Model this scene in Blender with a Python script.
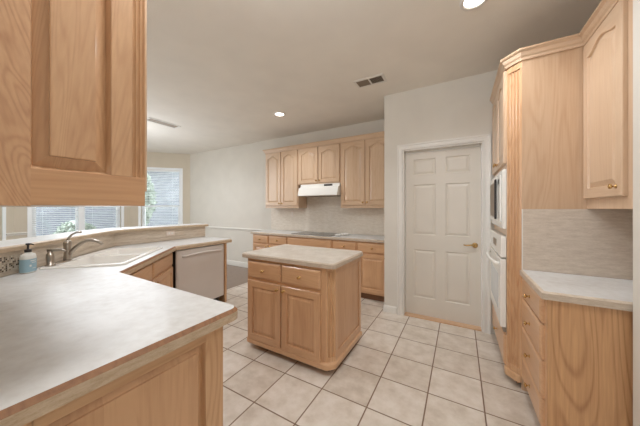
import bpy, bmesh, math, random
from math import sin, cos, pi, radians as R
from mathutils import Vector, Matrix
from mathutils.geometry import tessellate_polygon

# ------------------------------------------------------------------ camera, world, lights, exposure
sc = bpy.context.scene
col = sc.collection
for o in list(bpy.data.objects):
    bpy.data.objects.remove(o)
F_PX, HZ, H = 245.0, 208.5, 1.37
YAW = math.atan2(140.0, F_PX)
cam_d = bpy.data.cameras.new('camera')
cam_d.sensor_width = 36.0
cam_d.lens = 36.0 * F_PX / 640.0
cam_d.shift_y = (HZ - 213.0) / 640.0
cam_d.clip_start = 0.02
cam_d.clip_end = 200
cam = bpy.data.objects.new('camera', cam_d)
cam.location = (0, 0, H)
cam.rotation_euler = (pi / 2, 0, YAW)
col.objects.link(cam)
sc.camera = cam

w = bpy.data.worlds.new('sky')
sc.world = w
w.use_nodes = True
bg = w.node_tree.nodes['Background']
bg.inputs[0].default_value = (0.88, 0.95, 1.0, 1)
bg.inputs[1].default_value = 3.15

def area(name, loc, rot, sx, sy, power, colr=(1, 1, 1)):
    l = bpy.data.lights.new(name, 'AREA')
    l.shape = 'RECTANGLE'
    l.size = sx
    l.size_y = sy
    l.energy = power
    l.color = colr
    o = bpy.data.objects.new(name, l)
    o.location = loc
    o.rotation_euler = rot
    col.objects.link(o)
    return o
# added broad fill behind the camera; the rear wall has no opening
area('rear_fill', (-1.2, -3.9, 1.5), (R(112), 0, 0), 4.5, 2.2, 52, (0.92, 0.98, 1.06))
def bulb(name, loc, power, radius, colr, cone=None):
    l = bpy.data.lights.new(name, 'SPOT' if cone else 'POINT')
    if cone:
        l.spot_size = cone
        l.spot_blend = 0.7
    l.energy = power
    l.shadow_soft_size = radius
    l.color = colr
    o = bpy.data.objects.new(name, l)
    o.location = loc
    col.objects.link(o)
# the nook chandelier, out of frame behind the hanging cabinet
bulb('nook_chandelier_light', (-5.2, 1.9, 1.9), 44, 0.75, (0.92, 0.98, 1.06))
bulb('aisle_fill', (-0.65, 0.6, 2.75), 26, 0.2, (0.93, 0.98, 1.05))  # added fill for the island and floor, no fixture here
bulb('sink_fill', (-2.75, 0.85, 2.84), 34, 0.15, (0.92, 0.98, 1.06), R(160))  # added unseen fill above the sink side
bulb('nook_fill', (-4.6, 2.35, 2.84), 46, 0.12, (0.92, 0.98, 1.06), R(165))  # added unseen downlight to brighten the back wall

sc.view_settings.view_transform = 'Standard'
sc.view_settings.look = 'None'
sc.view_settings.gamma = 1
sc.view_settings.use_curve_mapping = False
sc.view_settings.exposure = 0.63
sc.cycles.max_bounces = 10
sc.cycles.diffuse_bounces = 6
sc.cycles.transparent_max_bounces = 16

# ------------------------------------------------------------------ materials
def lin(c):
    return tuple((v / 255 / 12.92) if v / 255 <= 0.04045 else ((v / 255 + 0.055) / 1.055) ** 2.4 for v in c) + (1,)

def new_mat(name):
    m = bpy.data.materials.new(name)
    m.use_nodes = True
    nt = m.node_tree
    return m, nt, nt.nodes['Principled BSDF']

def N(nt, t, **kw):
    n = nt.nodes.new(t)
    for k, v in kw.items():
        setattr(n, k, v)
    return n

def L(nt, a, b):
    nt.links.new(a, b)

def math_n(nt, op, a, b=None):
    n = N(nt, 'ShaderNodeMath', operation=op)
    for i, v in enumerate((a, b)):
        if v is None:
            continue
        if isinstance(v, (int, float)):
            n.inputs[i].default_value = v
        else:
            L(nt, v, n.inputs[i])
    return n.outputs[0]

def ramp(nt, fac, stops):
    r = N(nt, 'ShaderNodeValToRGB')
    e = r.color_ramp.elements
    e[0].position, e[0].color = stops[0]
    e[1].position, e[1].color = stops[-1]
    for p, c in stops[1:-1]:
        k = e.new(p)
        k.color = c
    L(nt, fac, r.inputs[0])
    return r.outputs[0]

def mix(nt, fac, a, b, blend='MIX'):
    n = N(nt, 'ShaderNodeMix', data_type='RGBA', blend_type=blend)
    for s, v in ((n.inputs[0], fac), (n.inputs[6], a), (n.inputs[7], b)):
        if isinstance(v, (int, float, tuple)):
            s.default_value = v
        else:
            L(nt, v, s)
    return n.outputs[2]

def paint(name, c, rough=0.6, bump=0.0, scale=60):
    m, nt, b = new_mat(name)
    tc = N(nt, 'ShaderNodeTexCoord')
    no = N(nt, 'ShaderNodeTexNoise')
    no.inputs['Scale'].default_value = 3.0
    L(nt, tc.outputs['Object'], no.inputs['Vector'])
    c0 = lin(c)
    c1 = tuple(v * 0.95 for v in c0[:3]) + (1,)
    L(nt, ramp(nt, no.outputs[0], [(0.3, c1), (0.7, c0)]), b.inputs['Base Color'])
    b.inputs['Roughness'].default_value = rough
    if bump:
        n2 = N(nt, 'ShaderNodeTexNoise')
        n2.inputs['Scale'].default_value = scale
        L(nt, tc.outputs['Object'], n2.inputs['Vector'])
        bp = N(nt, 'ShaderNodeBump')
        bp.inputs['Strength'].default_value = bump
        bp.inputs['Distance'].default_value = 0.004
        L(nt, n2.outputs[0], bp.inputs['Height'])
        L(nt, bp.outputs[0], b.inputs['Normal'])
    return m

def metal(name, c, rough, metallic=1.0):
    m, nt, b = new_mat(name)
    tc = N(nt, 'ShaderNodeTexCoord')
    no = N(nt, 'ShaderNodeTexNoise')
    no.inputs['Scale'].default_value = 40
    L(nt, tc.outputs['Object'], no.inputs['Vector'])
    b.inputs['Base Color'].default_value = lin(c)
    b.inputs['Metallic'].default_value = metallic
    L(nt, math_n(nt, 'ADD', math_n(nt, 'MULTIPLY', no.outputs[0], 0.1), rough - 0.05), b.inputs['Roughness'])
    return m

def wood(name, axis, base, dark, figure=0.2, fig_scale=1.0, planks=0.0, rough=0.34, tilt=0.0, mul=75.0, coat=0.25, power=2.5, longf=0.8, bigw=0.7):
    """axis = local axis along which the grain runs"""
    m, nt, b = new_mat(name)
    tc = N(nt, 'ShaderNodeTexCoord')
    oi = N(nt, 'ShaderNodeObjectInfo')
    off = N(nt, 'ShaderNodeVectorMath', operation='SCALE')
    off.inputs[0].default_value = (7.3, 5.1, 3.7)
    L(nt, oi.outputs['Random'], off.inputs['Scale'])
    add = N(nt, 'ShaderNodeVectorMath', operation='ADD')
    L(nt, tc.outputs['Object'], add.inputs[0])
    L(nt, off.outputs[0], add.inputs[1])
    def scaled(along, across):
        mp = N(nt, 'ShaderNodeMapping')
        s = [across] * 3
        s[axis] = along
        mp.inputs['Scale'].default_value = s
        if tilt:
            mp.vector_type = 'TEXTURE'
            mp.inputs['Scale'].default_value = [1 / q for q in s]
            mp.inputs['Rotation'].default_value = (tilt, tilt, 0) if axis == 2 else (0, tilt, tilt)
        L(nt, add.outputs[0], mp.inputs['Vector'])
        return mp.outputs[0]
    fig = N(nt, 'ShaderNodeTexNoise')
    fig.inputs['Scale'].default_value = 1.0
    fig.inputs['Detail'].default_value = 1.5
    fig.inputs['Distortion'].default_value = 0.3
    L(nt, scaled(longf * fig_scale, 7.0 * fig_scale), fig.inputs['Vector'])
    rings = math_n(nt, 'SINE', math_n(nt, 'MULTIPLY', fig.outputs[0], mul))
    rings = math_n(nt, 'POWER', math_n(nt, 'ADD', math_n(nt, 'MULTIPLY', rings, 0.5), 0.5), power)
    fib = N(nt, 'ShaderNodeTexNoise')
    fib.inputs['Scale'].default_value = 1.0
    fib.inputs['Detail'].default_value = 4
    L(nt, scaled(5, 130), fib.inputs['Vector'])
    big = N(nt, 'ShaderNodeTexNoise')
    big.inputs['Scale'].default_value = 1.0
    L(nt, scaled(1.2, 9), big.inputs['Vector'])
    t = math_n(nt, 'ADD', math_n(nt, 'MULTIPLY', rings, figure), math_n(nt, 'MULTIPLY', math_n(nt, 'SUBTRACT', fib.outputs[0], 0.35), 0.9))
    t = math_n(nt, 'ADD', t, math_n(nt, 'MULTIPLY', math_n(nt, 'SUBTRACT', big.outputs[0], 0.5), bigw))
    if planks:
        sep = N(nt, 'ShaderNodeSeparateXYZ')
        L(nt, tc.outputs['Object'], sep.inputs[0])
        cell = math_n(nt, 'FLOOR', math_n(nt, 'DIVIDE', math_n(nt, 'ADD', sep.outputs[0 if axis == 2 else 2], 0.03), planks))
        wn = N(nt, 'ShaderNodeTexWhiteNoise', noise_dimensions='1D')
        L(nt, math_n(nt, 'ADD', cell, math_n(nt, 'MULTIPLY', oi.outputs['Random'], 50)), wn.inputs['W'])
        t = math_n(nt, 'ADD', t, math_n(nt, 'MULTIPLY', math_n(nt, 'SUBTRACT', wn.outputs[0], 0.5), 0.55))
    t = math_n(nt, 'ADD', t, math_n(nt, 'MULTIPLY', math_n(nt, 'SUBTRACT', oi.outputs['Random'], 0.5), 0.25))
    L(nt, ramp(nt, t, [(0.0, lin(base)), (1.0, lin(dark))]), b.inputs['Base Color'])
    b.inputs['Roughness'].default_value = rough
    b.inputs['Coat Weight'].default_value = coat
    b.inputs['Coat Roughness'].default_value = 0.12
    return m

MAPLE, MAPLE_D = (210, 181, 151), (191, 155, 123)
OAK, OAK_D = (210, 170, 130), (184, 138, 98)
LOW, LOW_D = (208, 166, 127), (184, 139, 101)  # base cabinet tone, with warm bounce light worked into the colour
WZ = wood('maple_upright', 2, MAPLE, MAPLE_D)
WX = wood('maple_level', 0, MAPLE, MAPLE_D)
WP = wood('maple_plank_panel', 2, MAPLE, MAPLE_D, planks=0.085)
BZ = wood('base_upright', 2, LOW, LOW_D)
BX = wood('base_level', 0, LOW, LOW_D)
BP = wood('base_plank_panel', 2, LOW, LOW_D, planks=0.085)
PLY = wood('maple_veneer', 2, (202, 171, 140), (182, 146, 113), figure=0.3, fig_scale=0.8)
OZ = wood('oak_upright', 2, OAK, OAK_D, figure=0.45, fig_scale=1.2)
OX = wood('oak_level', 0, OAK, OAK_D, figure=0.4)
OV = wood('oak_veneer', 2, (202, 157, 112), (146, 97, 59), figure=0.40, fig_scale=0.6, mul=95, power=5.0, longf=1.0, bigw=0.2)
HZW = wood('hanging_oak_upright', 2, (206, 164, 124), (178, 132, 94), figure=0.28, fig_scale=1.6, tilt=0.10, mul=110, coat=0.6, longf=0.25)
HS = wood('hanging_oak_stile', 2, (206, 162, 122), (168, 118, 80), figure=0.4, fig_scale=1.7, tilt=-0.25, mul=110, coat=0.6, longf=0.3)
HXW = wood('hanging_oak_level', 0, (204, 158, 116), (172, 122, 82), figure=0.25, fig_scale=1.5, mul=90, coat=0.6, longf=0.2)
STRIP = wood('edge_oak', 0, (150, 106, 70), (112, 74, 46), figure=0.3, coat=0.0, rough=0.6)
DARKW = paint('toe_kick_brown', (120, 82, 54), 0.6)

WALL = paint('wall_paint', (216, 210, 199), 0.75, 0.25, 180)
BAY = paint('bay_wall_tan', (208, 197, 178), 0.75, 0.25, 180)  # tanner and darker than the other walls
CEIL = paint('ceiling_paint', (235, 229, 219), 0.85, 0.4, 140)
TRIM = paint('white_trim_paint', (224, 220, 212), 0.35)
DOORP = paint('door_paint', (214, 206, 193), 0.4)
WHITE = paint('white_enamel', (236, 233, 226), 0.22)
BISQUE = paint('bisque_enamel', (216, 209, 202), 0.32)
SINKM = paint('sink_white', (238, 234, 227), 0.18)
VINYL = paint('white_vinyl', (244, 246, 246), 0.4)
PLATE = paint('outlet_plastic', (230, 216, 204), 0.4)
BLACK = paint('black_plastic', (38, 30, 26), 0.35)
DARK = paint('dark_void', (60, 52, 44), 0.7)
GREYV = paint('vent_grey', (150, 136, 120), 0.6)
NICKEL = metal('brushed_nickel', (176, 166, 154), 0.3)
BRASS = metal('brass', (200, 164, 108), 0.26)
GLASSK = paint('cooktop_glass', (84, 80, 78), 0.12)

def emit(name, c, s):
    m, nt, b = new_mat(name)
    b.inputs['Base Color'].default_value = lin(c)
    b.inputs['Emission Color'].default_value = lin(c)
    b.inputs['Emission Strength'].default_value = s
    return m
LAMP = emit('lamp_glow', (255, 250, 240), 6.0)

def laminate(name, c0, c1, c2, stretch=(1, 1, 1), rough=0.3, sc_=(14, 90)):
    m, nt, b = new_mat(name)
    tc = N(nt, 'ShaderNodeTexCoord')
    mp = N(nt, 'ShaderNodeMapping')
    mp.inputs['Scale'].default_value = stretch
    L(nt, tc.outputs['Object'], mp.inputs['Vector'])
    a = N(nt, 'ShaderNodeTexNoise')
    a.inputs['Scale'].default_value = sc_[0]
    a.inputs['Detail'].default_value = 6
    a.inputs['Roughness'].default_value = 0.65
    L(nt, mp.outputs[0], a.inputs['Vector'])
    s = N(nt, 'ShaderNodeTexNoise')
    s.inputs['Scale'].default_value = sc_[1]
    s.inputs['Detail'].default_value = 3
    L(nt, mp.outputs[0], s.inputs['Vector'])
    v = math_n(nt, 'ADD', math_n(nt, 'MULTIPLY', a.outputs[0], 0.65), math_n(nt, 'MULTIPLY', s.outputs[0], 0.35))
    L(nt, ramp(nt, v, [(0.36, lin(c2)), (0.5, lin(c1)), (0.62, lin(c0))]), b.inputs['Base Color'])
    b.inputs['Roughness'].default_value = rough
    b.inputs['Specular IOR Level'].default_value = 0.24
    return m
LAM = laminate('counter_laminate', (217, 216, 213), (209, 207, 203), (197, 193, 187), rough=0.34, sc_=(4, 25))
LAMI = laminate('island_laminate', (214, 206, 194), (204, 195, 182), (190, 178, 163), rough=0.42, sc_=(9, 120))
BAND = laminate('edge_laminate', (206, 187, 163), (195, 174, 148), (178, 154, 127), (3, 3, 14), 0.4, (6, 60))
BANDG = laminate('edge_laminate_grey', (204, 189, 171), (192, 176, 158), (176, 159, 139), (3, 3, 14), 0.4, (6, 60))
SPLASH = laminate('splash_laminate', (212, 199, 184), (202, 188, 172), (190, 175, 158), (4, 4, 22), 0.38, (3, 22))
BSP = laminate('back_splash_lit', (230, 221, 208), (222, 212, 198), (211, 199, 182), (4, 4, 12), 0.38, (3, 22))  # splash colour brightened to make up for light missing under the cabinets
BARL = laminate('bar_splash_laminate', (222, 210, 194), (208, 194, 176), (184, 166, 145), (1.2, 1.2, 16), 0.4, (3, 14))

def tile_floor():
    m, nt, b = new_mat('floor_tile')
    tc = N(nt, 'ShaderNodeTexCoord')
    sep = N(nt, 'ShaderNodeSeparateXYZ')
    L(nt, tc.outputs['Object'], sep.inputs[0])
    P, G = 0.352, 0.0045
    u = math_n(nt, 'DIVIDE', math_n(nt, 'ADD', sep.outputs[0], 0.559 + 40 * P), P)
    v = math_n(nt, 'DIVIDE', math_n(nt, 'ADD', sep.outputs[1], -1.625 + 40 * P), P)
    def edge(q):
        f = math_n(nt, 'FRACT', q)
        return math_n(nt, 'MINIMUM', f, math_n(nt, 'SUBTRACT', 1.0, f))
    d = math_n(nt, 'MINIMUM', edge(u), edge(v))
    g = N(nt, 'ShaderNodeMapRange')
    g.inputs[1].default_value = G / P * 0.7
    g.inputs[2].default_value = G / P * 1.3
    L(nt, d, g.inputs[0])
    comb = N(nt, 'ShaderNodeCombineXYZ')
    L(nt, math_n(nt, 'FLOOR', u), comb.inputs[0])
    L(nt, math_n(nt, 'FLOOR', v), comb.inputs[1])
    wn = N(nt, 'ShaderNodeTexWhiteNoise', noise_dimensions='3D')
    L(nt, comb.outputs[0], wn.inputs['Vector'])
    no = N(nt, 'ShaderNodeTexNoise')
    no.inputs['Scale'].default_value = 9
    no.inputs['Detail'].default_value = 6
    no.inputs['Roughness'].default_value = 0.62
    av = N(nt, 'ShaderNodeVectorMath', operation='ADD')
    L(nt, tc.outputs['Object'], av.inputs[0])
    sv = N(nt, 'ShaderNodeVectorMath', operation='SCALE')
    L(nt, wn.outputs['Color'], sv.inputs[0])
    sv.inputs['Scale'].default_value = 5.0
    L(nt, sv.outputs[0], av.inputs[1])
    L(nt, av.outputs[0], no.inputs['Vector'])
    t = math_n(nt, 'ADD', no.outputs[0], math_n(nt, 'MULTIPLY', math_n(nt, 'SUBTRACT', wn.outputs['Value'], 0.5), 0.16))
    c = ramp(nt, t, [(0.3, lin((194, 181, 165))), (0.5, lin((210, 199, 185))), (0.7, lin((222, 213, 202)))])
    L(nt, mix(nt, g.outputs[0], lin((128, 104, 84)), c), b.inputs['Base Color'])
    rr = N(nt, 'ShaderNodeMapRange')
    rr.inputs[3].default_value = 0.8
    rr.inputs[4].default_value = 0.36
    L(nt, g.outputs[0], rr.inputs[0])
    L(nt, rr.outputs[0], b.inputs['Roughness'])
    bp = N(nt, 'ShaderNodeBump')
    bp.inputs['Strength'].default_value = 0.5
    bp.inputs['Distance'].default_value = 0.003
    L(nt, math_n(nt, 'ADD', g.outputs[0], math_n(nt, 'MULTIPLY', no.outputs[0], 0.15)), bp.inputs['Height'])
    L(nt, bp.outputs[0], b.inputs['Normal'])
    return m
TILE = tile_floor()
HARDW = wood('hardwood_planks', 1, (128, 106, 90), (94, 74, 60), figure=0.4, planks=0.12, rough=0.3)

def brick_mat(name, c1, c2, mortar, w_, h_, m_):
    m, nt, b = new_mat(name)
    tc = N(nt, 'ShaderNodeTexCoord')
    mp = N(nt, 'ShaderNodeMapping')
    mp.inputs['Rotation'].default_value = (R(90), 0, 0)
    sep = N(nt, 'ShaderNodeSeparateXYZ')
    L(nt, tc.outputs['Object'], sep.inputs[0])
    cb = N(nt, 'ShaderNodeCombineXYZ')
    L(nt, math_n(nt, 'ADD', sep.outputs[0], sep.outputs[1]), cb.inputs[0])
    L(nt, sep.outputs[2], cb.inputs[1])
    br = N(nt, 'ShaderNodeTexBrick')
    br.inputs['Scale'].default_value = 1.0
    br.inputs['Color1'].default_value = lin(c1)
    br.inputs['Color2'].default_value = lin(c2)
    br.inputs['Mortar'].default_value = lin(mortar)
    br.inputs['Brick Width'].default_value = w_
    br.inputs['Row Height'].default_value = h_
    br.inputs['Mortar Size'].default_value = m_
    L(nt, cb.outputs[0], br.inputs['Vector'])
    L(nt, br.outputs[0], b.inputs['Base Color'])
    b.inputs['Roughness'].default_value = 0.85
    return m
BRICK = brick_mat('grey_brick', (112, 114, 124), (131, 133, 142), (158, 158, 162), 0.22, 0.075, 0.01)

def mosaic_mat():
    m, nt, b = new_mat('stone_mosaic')
    tc = N(nt, 'ShaderNodeTexCoord')
    sep = N(nt, 'ShaderNodeSeparateXYZ')
    L(nt, tc.outputs['Object'], sep.inputs[0])
    P = 0.0125
    u = math_n(nt, 'DIVIDE', math_n(nt, 'ADD', sep.outputs[0], 5.0), P)
    v = math_n(nt, 'DIVIDE', math_n(nt, 'ADD', sep.outputs[2], 5.0), P)
    def edge(q):
        f = math_n(nt, 'FRACT', q)
        return math_n(nt, 'MINIMUM', f, math_n(nt, 'SUBTRACT', 1.0, f))
    d = math_n(nt, 'GREATER_THAN', math_n(nt, 'MINIMUM', edge(u), edge(v)), 0.07)
    cb = N(nt, 'ShaderNodeCombineXYZ')
    L(nt, math_n(nt, 'FLOOR', u), cb.inputs[0])
    L(nt, math_n(nt, 'FLOOR', v), cb.inputs[1])
    wn = N(nt, 'ShaderNodeTexWhiteNoise', noise_dimensions='3D')
    L(nt, cb.outputs[0], wn.inputs['Vector'])
    c = ramp(nt, wn.outputs['Value'], [(0.0, lin((58, 46, 40))), (0.22, lin((96, 78, 64))), (0.3, lin((200, 186, 166))), (0.75, lin((222, 212, 196))), (1.0, lin((150, 132, 112)))])
    L(nt, mix(nt, d, lin((190, 178, 160)), c), b.inputs['Base Color'])
    b.inputs['Roughness'].default_value = 0.25
    return m
MOSAIC = mosaic_mat()

def glass_mat():
    m, nt, b = new_mat('window_glass')
    tr = N(nt, 'ShaderNodeBsdfTransparent')
    gl = N(nt, 'ShaderNodeBsdfGlossy')
    gl.inputs['Roughness'].default_value = 0.02
    tr.inputs[0].default_value = (0.96, 0.98, 0.98, 1)
    fr = N(nt, 'ShaderNodeFresnel')
    fr.inputs[0].default_value = 1.45
    mx = N(nt, 'ShaderNodeMixShader')
    L(nt, math_n(nt, 'MULTIPLY', fr.outputs[0], 0.7), mx.inputs[0])
    L(nt, tr.outputs[0], mx.inputs[1])
    L(nt, gl.outputs[0], mx.inputs[2])
    L(nt, mx.outputs[0], nt.nodes['Material Output'].inputs[0])
    return m
PANE = glass_mat()

def leaf_mat(name, c0, c1):
    m, nt, b = new_mat(name)
    tc = N(nt, 'ShaderNodeTexCoord')
    no = N(nt, 'ShaderNodeTexNoise')
    no.inputs['Scale'].default_value = 5
    L(nt, tc.outputs['Object'], no.inputs['Vector'])
    L(nt, ramp(nt, no.outputs[0], [(0.35, lin(c0)), (0.65, lin(c1))]), b.inputs['Base Color'])
    b.inputs['Roughness'].default_value = 0.7
    return m
LEAF = leaf_mat('leaves', (120, 132, 116), (200, 208, 196))
GRASS = leaf_mat('lawn', (128, 132, 122), (150, 153, 144))
BARK = leaf_mat('bark', (120, 104, 90), (150, 134, 118))
ROOF = leaf_mat('roof_shingle', (130, 126, 122), (156, 152, 148))
SOAPB = paint('soap_label_blue', (152, 184, 198), 0.4)
SOAPW = paint('soap_bottle_white', (226, 226, 220), 0.3)

# ------------------------------------------------------------------ mesh builder
class MB:
    def __init__(self):
        self.v, self.f, self.m, self.s = [], [], [], []
    def add(self, vs, fs, mi=0, smooth=False):
        o = len(self.v)
        self.v += [tuple(p) for p in vs]
        for f in fs:
            self.f.append(tuple(i + o for i in f))
            self.m.append(mi)
            self.s.append(smooth)
        return self
    def box(self, x0, x1, y0, y1, z0, z1, mi=0):
        vs = [(x, y, z) for x in (x0, x1) for y in (y0, y1) for z in (z0, z1)]
        return self.add(vs, [(0, 1, 3, 2), (4, 6, 7, 5), (0, 4, 5, 1), (2, 3, 7, 6), (0, 2, 6, 4), (1, 5, 7, 3)], mi)
    def prism(self, poly, z0, z1, mi=0, smooth=False):
        n = len(poly)
        vs = [(x, y, z0) for x, y in poly] + [(x, y, z1) for x, y in poly]
        self.add(vs, [(i, (i + 1) % n, n + (i + 1) % n, n + i) for i in range(n)], mi, smooth)
        tris = tessellate_polygon([[Vector((x, y, 0)) for x, y in poly]])
        self.add(vs, [tuple(n + i for i in t) for t in tris] + [tuple(reversed(t)) for t in tris], mi)
        return self
    def loops(self, lps, mi=0, cap0=False, cap1=True, mats=None, smooth=False, closed=True):
        n = len(lps[0])
        vs = [p for lp in lps for p in lp]
        o = len(self.v)
        self.v += [tuple(p) for p in vs]
        for k in range(len(lps) - 1):
            for i in range(n if closed else n - 1):
                j = (i + 1) % n
                self.f.append((o + k * n + i, o + k * n + j, o + (k + 1) * n + j, o + (k + 1) * n + i))
                self.m.append(mats(k, i) if mats else mi)
                self.s.append(smooth)
        if cap0:
            self.f.append(tuple(o + i for i in reversed(range(n)))); self.m.append(mi); self.s.append(False)
        if cap1:
            self.f.append(tuple(o + (len(lps) - 1) * n + i for i in range(n))); self.m.append(mi); self.s.append(False)
        return self
    def lathe(self, prof, org=(0, 0, 0), axis=(0, 0, 1), seg=16, mi=0, sx=1.0, sy=1.0):
        a = Vector(axis).normalized()
        u = a.orthogonal().normalized()
        if abs(a.z) > 0.9:
            u = Vector((1, 0, 0))
        w_ = a.cross(u)
        o = Vector(org)
        lps = [[o + a * h + u * (r * cos(2 * pi * i / seg) * sx) + w_ * (r * sin(2 * pi * i / seg) * sy) for i in range(seg)] for r, h in prof]
        return self.loops(lps, mi, True, True, smooth=True)
    def tube(self, pts, r, seg=10, mi=0):
        pts = [Vector(p) for p in pts]
        rs = r if isinstance(r, (list, tuple)) else [r] * len(pts)
        lps = []
        up = Vector((0, 0, 1))
        for i, p in enumerate(pts):
            d = (pts[min(i + 1, len(pts) - 1)] - pts[max(i - 1, 0)]).normalized()
            if i == 0:
                u = d.cross(up)
                if u.length < 0.05:
                    u = d.cross(Vector((1, 0, 0)))
                u.normalize()
            else:
                u = (u - d * u.dot(d)).normalized()
            w_ = d.cross(u)
            lps.append([p + u * (rs[i] * cos(2 * pi * k / seg)) + w_ * (rs[i] * sin(2 * pi * k / seg)) for k in range(seg)])
        return self.loops(lps, mi, True, True, smooth=True)
    def sweep(self, path, prof, mi=0, side=1, smooth=False, seg=None):
        """path: plan polyline; prof: closed list of (out, z); out is measured to the right of travel (side=1)"""
        n = len(path)
        lps = []
        for i in range(n):
            p = Vector(path[i])
            ns = []
            for a, b in ((i - 1, i), (i, i + 1)):
                if a >= 0 and b < n:
                    d = (Vector(path[b]) - Vector(path[a])).normalized()
                    ns.append(Vector((d.y, -d.x)) * side)
            nn = ns[0] if len(ns) == 1 else (ns[0] + ns[1]) / (1 + ns[0].dot(ns[1]))
            lps.append([(p.x + nn.x * o, p.y + nn.y * o, z) for o, z in prof])
        if seg:
            lps = lps[seg[0]:seg[1] + 1]
        self.loops(lps, mi, True, True, smooth=smooth)
        return self
    def build(self, name, mats, parent=None, bevel=0.0, smooth_angle=None):
        me = bpy.data.meshes.new(name)
        me.from_pydata(self.v, [], self.f)
        for m_ in (mats if isinstance(mats, (list, tuple)) else [mats]):
            me.materials.append(m_)
        me.polygons.foreach_set('material_index', self.m)
        me.polygons.foreach_set('use_smooth', self.s)
        bm = bmesh.new()
        bm.from_mesh(me)
        bmesh.ops.remove_doubles(bm, verts=bm.verts, dist=1e-5)
        bmesh.ops.recalc_face_normals(bm, faces=bm.faces)
        bm.to_mesh(me)
        bm.free()
        o = bpy.data.objects.new(name, me)
        col.objects.link(o)
        if parent:
            o.parent = parent
        if bevel:
            b = o.modifiers.new('bevel', 'BEVEL')
            b.width = bevel
            b.segments = 2
            b.limit_method = 'ANGLE'
            b.angle_limit = R(40)
        return o

def tag(o, label, cat, group=None):
    o['label'] = label
    o['category'] = cat
    if group:
        o['group'] = group
    return o

def thing(name, label, cat, loc=(0, 0, 0), rotz=0.0, group=None):
    o = bpy.data.objects.new(name, None)
    o.empty_display_size = 0.1
    o.location = loc
    o.rotation_euler = (0, 0, rotz)
    col.objects.link(o)
    return tag(o, label, cat, group)

def adopt(o, parent):
    """parent a mesh built in room coordinates"""
    o.parent = parent
    o.matrix_parent_inverse = (Matrix.Translation(parent.location) @ Matrix.Rotation(parent.rotation_euler.z, 4, 'Z')).inverted()
    return o

def struct(o):
    o['kind'] = 'structure'
    return o

def fillet(poly, radii, seg=6):
    out = []
    n = len(poly)
    for i, p in enumerate(poly):
        r = radii.get(i, 0)
        p = Vector(p)
        if not r:
            out.append((p.x, p.y)); continue
        a, b = Vector(poly[i - 1]), Vector(poly[(i + 1) % n])
        da, db = (a - p).normalized(), (b - p).normalized()
        ang = da.angle(db)
        t = r / math.tan(ang / 2)
        c = p + (da + db).normalized() * (r / sin(ang / 2))
        s, e = p + da * t - c, p + db * t - c
        a0 = math.atan2(s.y, s.x)
        a1 = math.atan2(e.y, e.x)
        d = (a1 - a0 + pi) % (2 * pi) - pi
        for k in range(seg + 1):
            q = a0 + d * k / seg
            out.append((c.x + r * cos(q), c.y + r * sin(q)))
    return out

def offset(poly, d):
    """inset of a CCW polygon by d"""
    n = len(poly)
    out = []
    for i in range(n):
        p, a, b = Vector(poly[i]), Vector(poly[i - 1]), Vector(poly[(i + 1) % n])
        d1, d2 = (p - a).normalized(), (b - p).normalized()
        n1, n2 = Vector((-d1.y, d1.x)), Vector((-d2.y, d2.x))
        nn = (n1 + n2) / max(0.2, 1 + n1.dot(n2))
        out.append((p.x + nn.x * d, p.y + nn.y * d))
    return out

# ---- joinery parts, all facing local -Y
def panel_loops(M, x0, x1, z0, z1, yf, yb, fw=0.055, arch=0.0, rail=None, bev=0.03, mi=(0, 1, 0), gd=0.012):
    rail = rail or fw
    n = 24 if arch else 2
    xc, hw = (x0 + x1) / 2, (x1 - x0) / 2
    us = [1 - 2 * i / (n - 1) for i in range(n)]
    def g(u):
        return 0.5 + 0.5 * cos(pi * abs(u) / 0.95) if abs(u) < 0.95 else 0.0
    def outer(d, y):
        return [(x0 + d, y, z0 + d), (x1 - d, y, z0 + d)] + [(xc + u * (hw - d), y, z1 - d) for u in us]
    def inner(d, y):
        return [(x0 + fw + d, y, z0 + rail + d), (x1 - fw - d, y, z0 + rail + d)] + \
               [(xc + u * (hw - fw - d), y, z1 - rail - arch + arch * g(u) - d) for u in us]
    lps = [outer(0, yb), outer(0, yf + 0.004), outer(0.004, yf), inner(0, yf), inner(0.004, yf + gd), inner(0.008, yf + gd), inner(0.008 + bev, yf + 0.001)]
    def mats(k, i):
        if k <= 2:
            return mi[0] if i in (1, n + 1) else mi[1]
        return mi[2]
    M.loops(lps, mi[2], False, True, mats)

def knob(parent, x, z, y=-0.02):
    M = MB().lathe([(0.011, 0), (0.011, 0.003), (0.005, 0.004), (0.005, 0.014), (0.012, 0.018), (0.0145, 0.023), (0.012, 0.028), (0.004, 0.031)], (x, y, z), (0, -1, 0), 14)
    return M.build('knob', BRASS, parent)

def door(parent, x0, x1, z0, z1, arch=0.0, k=None, mats=(BZ, BX, BP), fw=0.055):
    M = MB()
    panel_loops(M, x0, x1, z0, z1, -0.021, 0, fw, arch, mi=(0, 1, 2))
    o = M.build('door', list(mats), parent)
    if k:
        knob(o, k[0], k[1], -0.021)
    return o

def drawer(parent, x0, x1, z0, z1, kn=True, mat=None, name='drawer'):
    M = MB()
    def rc(d, y):
        return [(x0 + d, y, z0 + d), (x1 - d, y, z0 + d), (x1 - d, y, z1 - d), (x0 + d, y, z1 - d)]
    M.loops([rc(0, 0), rc(0, -0.012), rc(0.006, -0.017), rc(0.012, -0.019), rc(0.016, -0.0205)], 0)
    o = M.build(name, mat or BX, parent)
    if kn:
        knob(o, (x0 + x1) / 2, (z0 + z1) / 2, -0.0205)
    return o

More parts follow.
